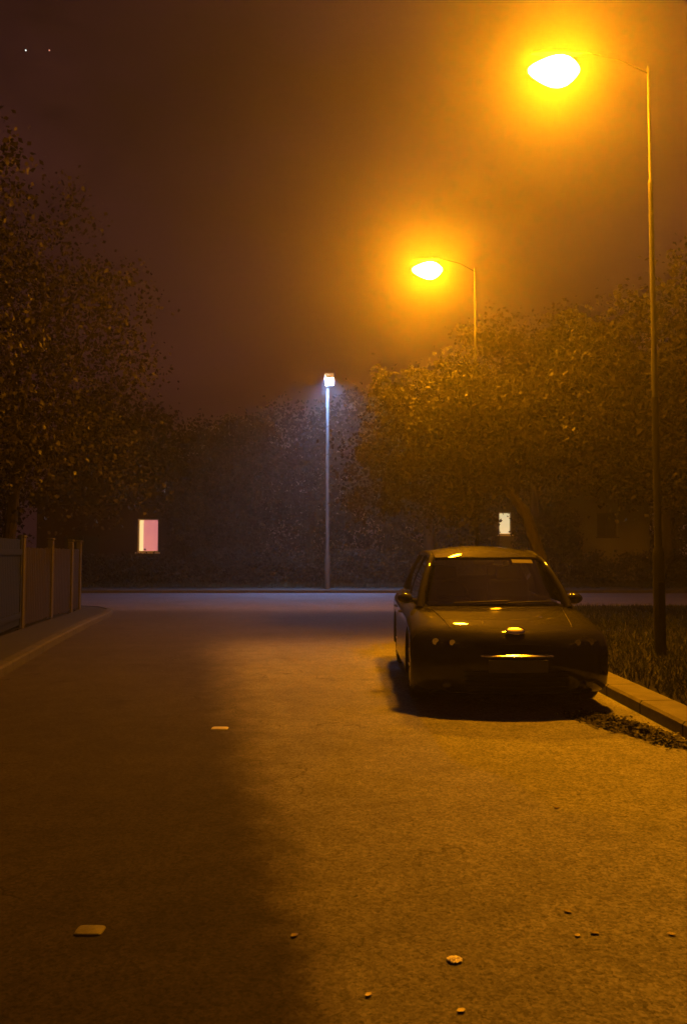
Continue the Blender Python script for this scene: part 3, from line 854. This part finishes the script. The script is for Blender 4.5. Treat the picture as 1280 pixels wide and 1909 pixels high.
# roof skin with pillars and rails as one shell
bm = bmesh.new()
grid(bm, lambda u, v: (lambda x, y: (x, y, roof_z(x, y)))(-.555 + 1.11 * u, (rooff(-.555 + 1.11 * u) - .03) * (1 - v) + 3.62 * v), 14, 16, (0, 0, -.035))
for sx in (-1, 1):
    def pil(pts, w):
        tube(bm, pts, w, 8)
    pil([(sx * .765, 1.22, ZB - .03), (sx * .735, 1.34, 1.01), (sx * .675, 1.50, 1.185), (sx * .612, 1.66, 1.325), (sx * .580, 1.79, 1.38)], [.045, .042, .038, .036, .034])
    pil([(sx * .580, 1.77, 1.374), (sx * .588, 2.2, 1.425), (sx * .59, 2.6, 1.425), (sx * .58, 3.1, 1.425), (sx * .555, 3.64, 1.385)], .036)
    pil([(sx * .565, 2.42, 1.43), (sx * .69, 2.44, 1.15), (sx * .76, 2.45, .95)], .034)
    pil([(sx * .55, 3.60, 1.42), (sx * .64, 3.86, 1.15), (sx * .70, 3.98, .97)], [.04, .065, .085])
    pil([(sx * .745, 3.5, .97), (sx * .66, 3.44, 1.2), (sx * .57, 3.3, 1.42)], [.07, .05, .035])
pil([(-.55, 3.64, 1.385), (0, 3.66, 1.43), (.55, 3.64, 1.385)], .03)
obj('roof', bm, M['paint'], CAR, ang=50)
for sx in (-1, 1):
    for (a, b, c_, d_) in (((.765, 1.36, .90), (.785, 2.40, .925), (.59, 2.36, 1.405), (.635, 1.70, 1.28)),
                           ((.785, 2.49, .925), (.76, 3.42, .965), (.59, 3.26, 1.40), (.59, 2.46, 1.415))):
        Q = [Vector((sx * p[0], p[1], p[2])) for p in (a, b, c_, d_)]
        bm = bmesh.new()
        grid(bm, lambda u, v: Q[0].lerp(Q[1], u).lerp(Q[3].lerp(Q[2], u), v) + Vector((sx * .02 * math.sin(PI * v), 0, 0)), 4, 6)
        obj('side_window', bm, M['glass'], CAR)
bm = bmesh.new()
grid(bm, lambda u, v: Vector((-.62 + 1.24 * u, 4.0 - .06 * (2 * u - 1) ** 2, .99)).lerp(Vector((-.5 + u, 3.70 - .04 * (2 * u - 1) ** 2, 1.43)), v), 8, 5)
obj('rear_window', bm, M['glass'], CAR)
# wipers
for x0, ln in ((-.42, .56), (.12, .48)):
    bm = bmesh.new()
    p = [ws((x0 + .735 + ln * t) / 1.47, .045 + .035 * t) + Vector((0, -.02, .012)) for t in (0, .25, .5, .75, 1)]
    tube(bm, p, .008, 6); obj('wiper', bm, M['plastic'], CAR)
# mirrors
for sx in (-1, 1):
    bm = bmesh.new()
    ball(bm, (sx * .90, 1.50, .945), (.085, .07, .058), 18, 12)
    tube(bm, [(sx * .76, 1.52, .905), (sx * .84, 1.51, .925)], [.03, .022], 8)
    mr = obj('door_mirror', bm, M['paint'], CAR)
    bm = bmesh.new(); bx(bm, (sx * .90, 1.56, .945), (.125, .02, .085), bev=.008); obj('mirror_glass', bm, M['chrome'], mr)
    for yy in (2.2, 3.2):
        bm = bmesh.new(); tube(bm, [(sx * .90, yy - .09, .76), (sx * .93, yy - .06, .76), (sx * .93, yy + .06, .76), (sx * .90, yy + .09, .76)], .012, 8)
        obj('door_handle', bm, M['paint'], CAR)
# wheels
for wy in WY:
    for sx in (-1, 1):
        c0 = (sx * (HW - .115), wy, WR)
        w = bpy.data.objects.new('wheel', None); C.objects.link(w); w.parent = CAR; w.location = c0
        bm = bmesh.new()
        lathe(bm, [(.205, -.09), (.245, -.098), (.295, -.092), (.312, -.07), (.315, 0), (.312, .07), (.295, .092), (.245, .098), (.205, .09)], 40, 'X')
        obj('tyre', bm, M['rubber'], w)
        bm = bmesh.new()
        lathe(bm, [(.212, -.08), (.212, .08), (.195, .085), (.19, .05), (.19, -.08)], 36, 'X')
        for k in range(7):
            a = 2 * PI * k / 7
            tube(bm, [(sx * .07, 0.03 * math.cos(a), .03 * math.sin(a)), (sx * .078, .2 * math.cos(a), .2 * math.sin(a))], [.024, .018], 6)
        lathe(bm, [(.05, -.05), (.05, .072), (.03, .082), (0, .084)] if sx > 0 else [(0, -.084), (.03, -.082), (.05, -.072), (.05, .05)], 16, 'X')
        obj('rim', bm, M['alloy'], w)
# interior
bm = bmesh.new(); bx(bm, (0, 1.55, .84), (1.34, .5, .12), bev=.03); bx(bm, (-.36, 1.70, .905), (.36, .2, .07), bev=.03); obj('dashboard', bm, M['plastic'], CAR)
for x in (-.36, .36):
    bm = bmesh.new()
    bx(bm, (x, 2.35, .82), (.48, .14, .60), Matrix.Rotation(R(-14), 4, 'X'), bev=.05, seg=3)
    bx(bm, (x, 2.42, 1.19), (.26, .09, .17), Matrix.Rotation(R(-10), 4, 'X'), bev=.035, seg=3)
    obj('seat', bm, M['cloth'], CAR)
bm = bmesh.new(); bx(bm, (0, 3.3, .88), (1.2, .14, .55), Matrix.Rotation(R(-14), 4, 'X'), bev=.05); 
for x in (-.38, .38): bx(bm, (x, 3.38, 1.22), (.24, .08, .13), bev=.03)
obj('rear_seat', bm, M['cloth'], CAR)
bm = bmesh.new()
ring = [Vector((-.36 + .185 * math.cos(a), 1.76 + .06 * math.sin(a), 0.96 + .175 * math.sin(a))) for a in [2 * PI * k / 28 for k in range(29)]]
tube(bm, ring, .014, 8, cap=False); tube(bm, [(-.53, 1.76, .96), (-.19, 1.76, .96)], .016, 6); obj('steering_wheel', bm, M['plastic'], CAR)
bm = bmesh.new(); bx(bm, (-.02, 1.75, 1.325), (.23, .03, .06), bev=.015); tube(bm, [(-.02, 1.75, 1.345), (-.02, 1.78, 1.40)], .01, 6)
obj('rear_view_mirror', bm, M['plastic'], CAR)
bm = bmesh.new()
grid(bm, lambda u, v: ws(.715 + .20 * u, .865 + .075 * v) + Vector((0, -.004, .004)), 8, 2, (0, .002, -.002))
obj('windscreen_sticker', bm, M['visor'], CAR, smooth=False)
bm = bmesh.new(); tube(bm, [(0, 3.5, 1.45), (0, 3.60, 1.60)], [.006, .003], 6); obj('aerial', bm, M['plastic'], CAR)

# ------------------------------------------------------------------ road studs, litter, fallen leaves
def stud(label, loc, m, w, l):
    t = thing('road_stud', label, 'road stud', loc, 0, 'reflective studs along the road centre')
    bm = bmesh.new()
    rows = []
    for k, hgt in ((1.0, 0.0), (.985, .004), (.90, .007)):      # a low pad with rounded corners
        ring = []
        for j in range(28):
            a = 2 * PI * j / 28; c_, s_ = math.cos(a), math.sin(a)
            ring.append(bm.verts.new((math.copysign(abs(c_) ** .35, c_) * w / 2 * k, math.copysign(abs(s_) ** .35, s_) * l / 2 * k, hgt)))
        rows.append(ring)
    for p, q in zip(rows, rows[1:]):
        for j in range(28): bm.faces.new((p[j], p[(j + 1) % 28], q[(j + 1) % 28], q[j]))
    bm.faces.new(rows[-1])
    obj('housing', bm, m, t)
    bm = bmesh.new(); bx(bm, (0, -l * .43, .0045), (w * .8, .004, .005), Matrix.Rotation(R(-35), 4, 'X')); obj('reflector', bm, M['lens'], t, smooth=False)
    return t
stud('nearest yellowish road stud in the dark lane at the lower left', (-0.945, 3.08, 0), M['stud'], .105, .08)
stud('further whitish road stud in the dark lane left of the car', (-1.0, 6.6, 0), M['stud_w'], .135, .10)

def leaf_shape(name, label, cat, loc, L, m, seed, group=None, curl=.16):
    r = random.Random(seed); a = r.uniform(0, 2 * PI)
    bm = bmesh.new(); rows = []
    for i in range(7):
        t = i / 6; w = L * .34 * math.sin(PI * (0.06 + .92 * t)) ** .8 * (1 + .18 * math.sin(i * 2.4 + seed))
        for_row = []
        for j in (-1, 0, 1):
            z = .004 + abs(j) * curl * w * (.7 + .5 * r.random()) + curl * L * .18 * (2 * t - 1) ** 2
            x0, y0 = L * (t - .5), j * w
            for_row.append(bm.verts.new((x0 * math.cos(a) - y0 * math.sin(a), x0 * math.sin(a) + y0 * math.cos(a), z)))
        rows.append(for_row)
    for p, q in zip(rows, rows[1:]):
        for j in range(2): bm.faces.new((p[j], p[j + 1], q[j + 1], q[j]))
    ret = bmesh.ops.extrude_face_region(bm, geom=list(bm.faces))
    for v in [e for e in ret['geom'] if isinstance(e, bmesh.types.BMVert)]: v.co.z -= .0015
    o = obj(name, bm, m); o.location = loc
    return tag(o, label, cat, group)
FL = 'fallen leaves on the road'
for i, (x, y, L, mm, lab) in enumerate([
    (0.08, 2.64, .050, 'dryleaf_p', 'pale crumpled fallen leaf at the bottom centre of the road'),
    (0.36, 2.55, .055, 'dryleaf_p', 'pale curled leaf below the white paper scrap'),
    (0.86, 3.04, .050, 'dryleaf_p', 'small bright leaf, left one of the pair at the lower right'),
    (0.93, 3.06, .060, 'dryleaf', 'brown leaf, right one of the pair at the lower right'),
    (1.21, 3.05, .055, 'dryleaf_p', 'pale leaf nearest the lower right corner'),
    (0.88, 3.24, .060, 'dryleaf', 'reddish brown leaf above the pair at the lower right'),
    (0.69, 4.93, .060, 'dryleaf', 'small dark leaf alone in the middle of the orange lit lane'),
    (1.18, 4.55, .070, 'dryleaf', 'brown leaf lying in the bright lane below the car'),
    (-0.18, 3.04, .06, 'dryleaf', 'dark leaf on the edge between dark and pale asphalt')]):
    leaf_shape('fallen_leaf', lab, 'leaf', (x, y, 0.001), L * .55, M[mm], 100 + i, FL)
bm = bmesh.new()
r_ = random.Random(5); rows = []
for i in range(11):
    rr = []
    for j in range(11):
        a = (i - 5) / 5; c_ = (j - 5) / 5; k = 1 - .28 * (a * a * c_ * c_)
        rr.append(bm.verts.new((a * .026 * k + r_.uniform(-.002, .002), c_ * .024 * k + r_.uniform(-.002, .002), .005 + r_.uniform(0, .009) * (1 - .5 * max(abs(a), abs(c_))))))
    rows.append(rr)
for p, q in zip(rows, rows[1:]):
    for j in range(10): bm.faces.new((p[j], p[j + 1], q[j + 1], q[j]))
ret = bmesh.ops.extrude_face_region(bm, geom=list(bm.faces))
for v in [e for e in ret['geom'] if isinstance(e, bmesh.types.BMVert)]: v.co.z -= .002
o = obj('paper_scrap', bm, M['paper']); o.location = (0.383, 2.86, 0)
tag(o, 'bright white crumpled paper scrap on the near orange lane', 'litter')

# drift of wet dark leaves in the gutter to the right of the car
n = 5200
r = np.random.default_rng(77)
t = r.random(n); ax = 2.10 + .38 * t + r.normal(0, .075, n) * (1.1 - .3 * t); ay = 7.15 - 1.1 * t + r.normal(0, .10, n)
ax = np.minimum(ax, 2.60)
c = np.stack([ax, ay, .004 + .03 * r.random(n) * np.exp(-((t - .6) / .4) ** 2)], 1)
d = r.normal(0, 1, (n, 3)) * np.array([1, 1, .25]); d /= np.linalg.norm(d, axis=1)[:, None]
s = np.cross(d, r.normal(0, .3, (n, 3)) + np.array([0, 0, 1])); s /= np.linalg.norm(s, axis=1)[:, None]
Ls = r.uniform(.02, .045, n)[:, None]
v = np.stack([c, c + d * Ls * .5 + s * Ls * .4 + np.array([0, 0, .006]), c + d * Ls, c + d * Ls * .5 - s * Ls * .4 + np.array([0, 0, .004])], 1).reshape(-1, 3)
v[:, 2] = np.maximum(v[:, 2], .003)
o = np_mesh('leaf_litter', v, 4, M['litter']); o['kind'] = 'stuff'; o['label'] = 'dark drift of wet leaves in the gutter right of the car'

# ------------------------------------------------------------------ two faint points in the night sky
def star(label, d, m):
    p = Vector((0, 0, 1.4)) + Vector(d).normalized() * 460
    bm = bmesh.new(); bmesh.ops.create_icosphere(bm, subdivisions=2, radius=.34)
    o = obj('star', bm, m); o.location = p
    return tag(o, label, 'star', 'points of light in the night sky')
PIT = R(3.1)
def ray(px, py):
    v = (954.5 - py) / 1500
    return ((px - 640) / 1500, math.cos(PIT) - v * math.sin(PIT), math.sin(PIT) + v * math.cos(PIT))
star('whitish star at the top left of the sky', ray(48, 93), M['star'])
star('reddish star right beside the whitish one', ray(92, 93), M['star_r'])

# ------------------------------------------------------------------ haze
bm = bmesh.new(); bx(bm, (0, 100, 8.0), (520, 340, 18.4))
hz = obj('haze', bm, None, smooth=False)
m = bpy.data.materials.new('haze_air'); m.use_nodes = True
N, L = m.node_tree.nodes, m.node_tree.links
for nd in list(N):
    if nd.type != 'OUTPUT_MATERIAL': N.remove(nd)
pv = N.new('ShaderNodeVolumePrincipled')
pv.inputs['Color'].default_value = (0.92, 0.92, 0.92, 1)
pv.inputs['Density'].default_value = HAZE_D
pv.inputs['Anisotropy'].default_value = HAZE_G
L.new(pv.outputs['Volume'], N['Material Output'].inputs['Volume'])
hz.data.materials.append(m)
hz['kind'] = 'stuff'; hz['label'] = 'thin night haze glowing around the street lamps'

# ------------------------------------------------------------------ night sky
w = bpy.data.worlds.new('World'); S.world = w; w.use_nodes = True
N, L = w.node_tree.nodes, w.node_tree.links
bg = N['Background']
sky = N.new('ShaderNodeTexSky'); sky.sky_type = 'NISHITA'; sky.sun_disc = False
sky.sun_elevation = R(-4); sky.sun_rotation = R(200)
L.new(sky.outputs[0], bg.inputs['Color']); bg.inputs['Strength'].default_value = 0.02
b2 = N.new('ShaderNodeBackground'); b2.inputs['Color'].default_value = SKY + (1,); b2.inputs['Strength'].default_value = 1.0
gt = N.new('ShaderNodeTexCoord'); cl = N.new('ShaderNodeTexNoise'); cl.inputs['Scale'].default_value = 3.5; cl.inputs['Detail'].default_value = 7; cl.inputs['Roughness'].default_value = .6
mp = N.new('ShaderNodeMapping'); mp.inputs['Scale'].default_value = (1, 1, 2.6); L.new(gt.outputs['Generated'], mp.inputs[0]); L.new(mp.outputs[0], cl.inputs['Vector'])
mr = N.new('ShaderNodeMapRange'); mr.inputs[1].default_value = .3; mr.inputs[2].default_value = .7; mr.inputs[3].default_value = .55; mr.inputs[4].default_value = 1.5
L.new(cl.outputs['Fac'], mr.inputs[0]); L.new(mr.outputs[0], b2.inputs['Strength'])
ad = N.new('ShaderNodeAddShader'); L.new(bg.outputs[0], ad.inputs[0]); L.new(b2.outputs[0], ad.inputs[1])
L.new(ad.outputs[0], N['World Output'].inputs['Surface'])

# ------------------------------------------------------------------ camera and render settings
cam = bpy.data.cameras.new('camera'); co = bpy.data.objects.new('camera', cam); C.objects.link(co)
co.location = (0, 0, 1.4); co.rotation_euler = (R(90) + PIT, 0, 0)
cam.sensor_fit = 'HORIZONTAL'; cam.sensor_width = 36; cam.lens = 36 * 1500 / 1280
cam.clip_start = 0.05; cam.clip_end = 2000
S.camera = co
S.view_settings.view_transform = 'Standard'; S.view_settings.look = 'None'
S.view_settings.exposure = 0; S.view_settings.gamma = 1
S.cycles.use_denoising = True
S.cycles.max_bounces = 8; S.cycles.volume_bounces = 1; S.cycles.transparent_max_bounces = 12
S.cycles.sample_clamp_indirect = 3.0
S.cycles.caustics_reflective = False; S.cycles.caustics_refractive = False
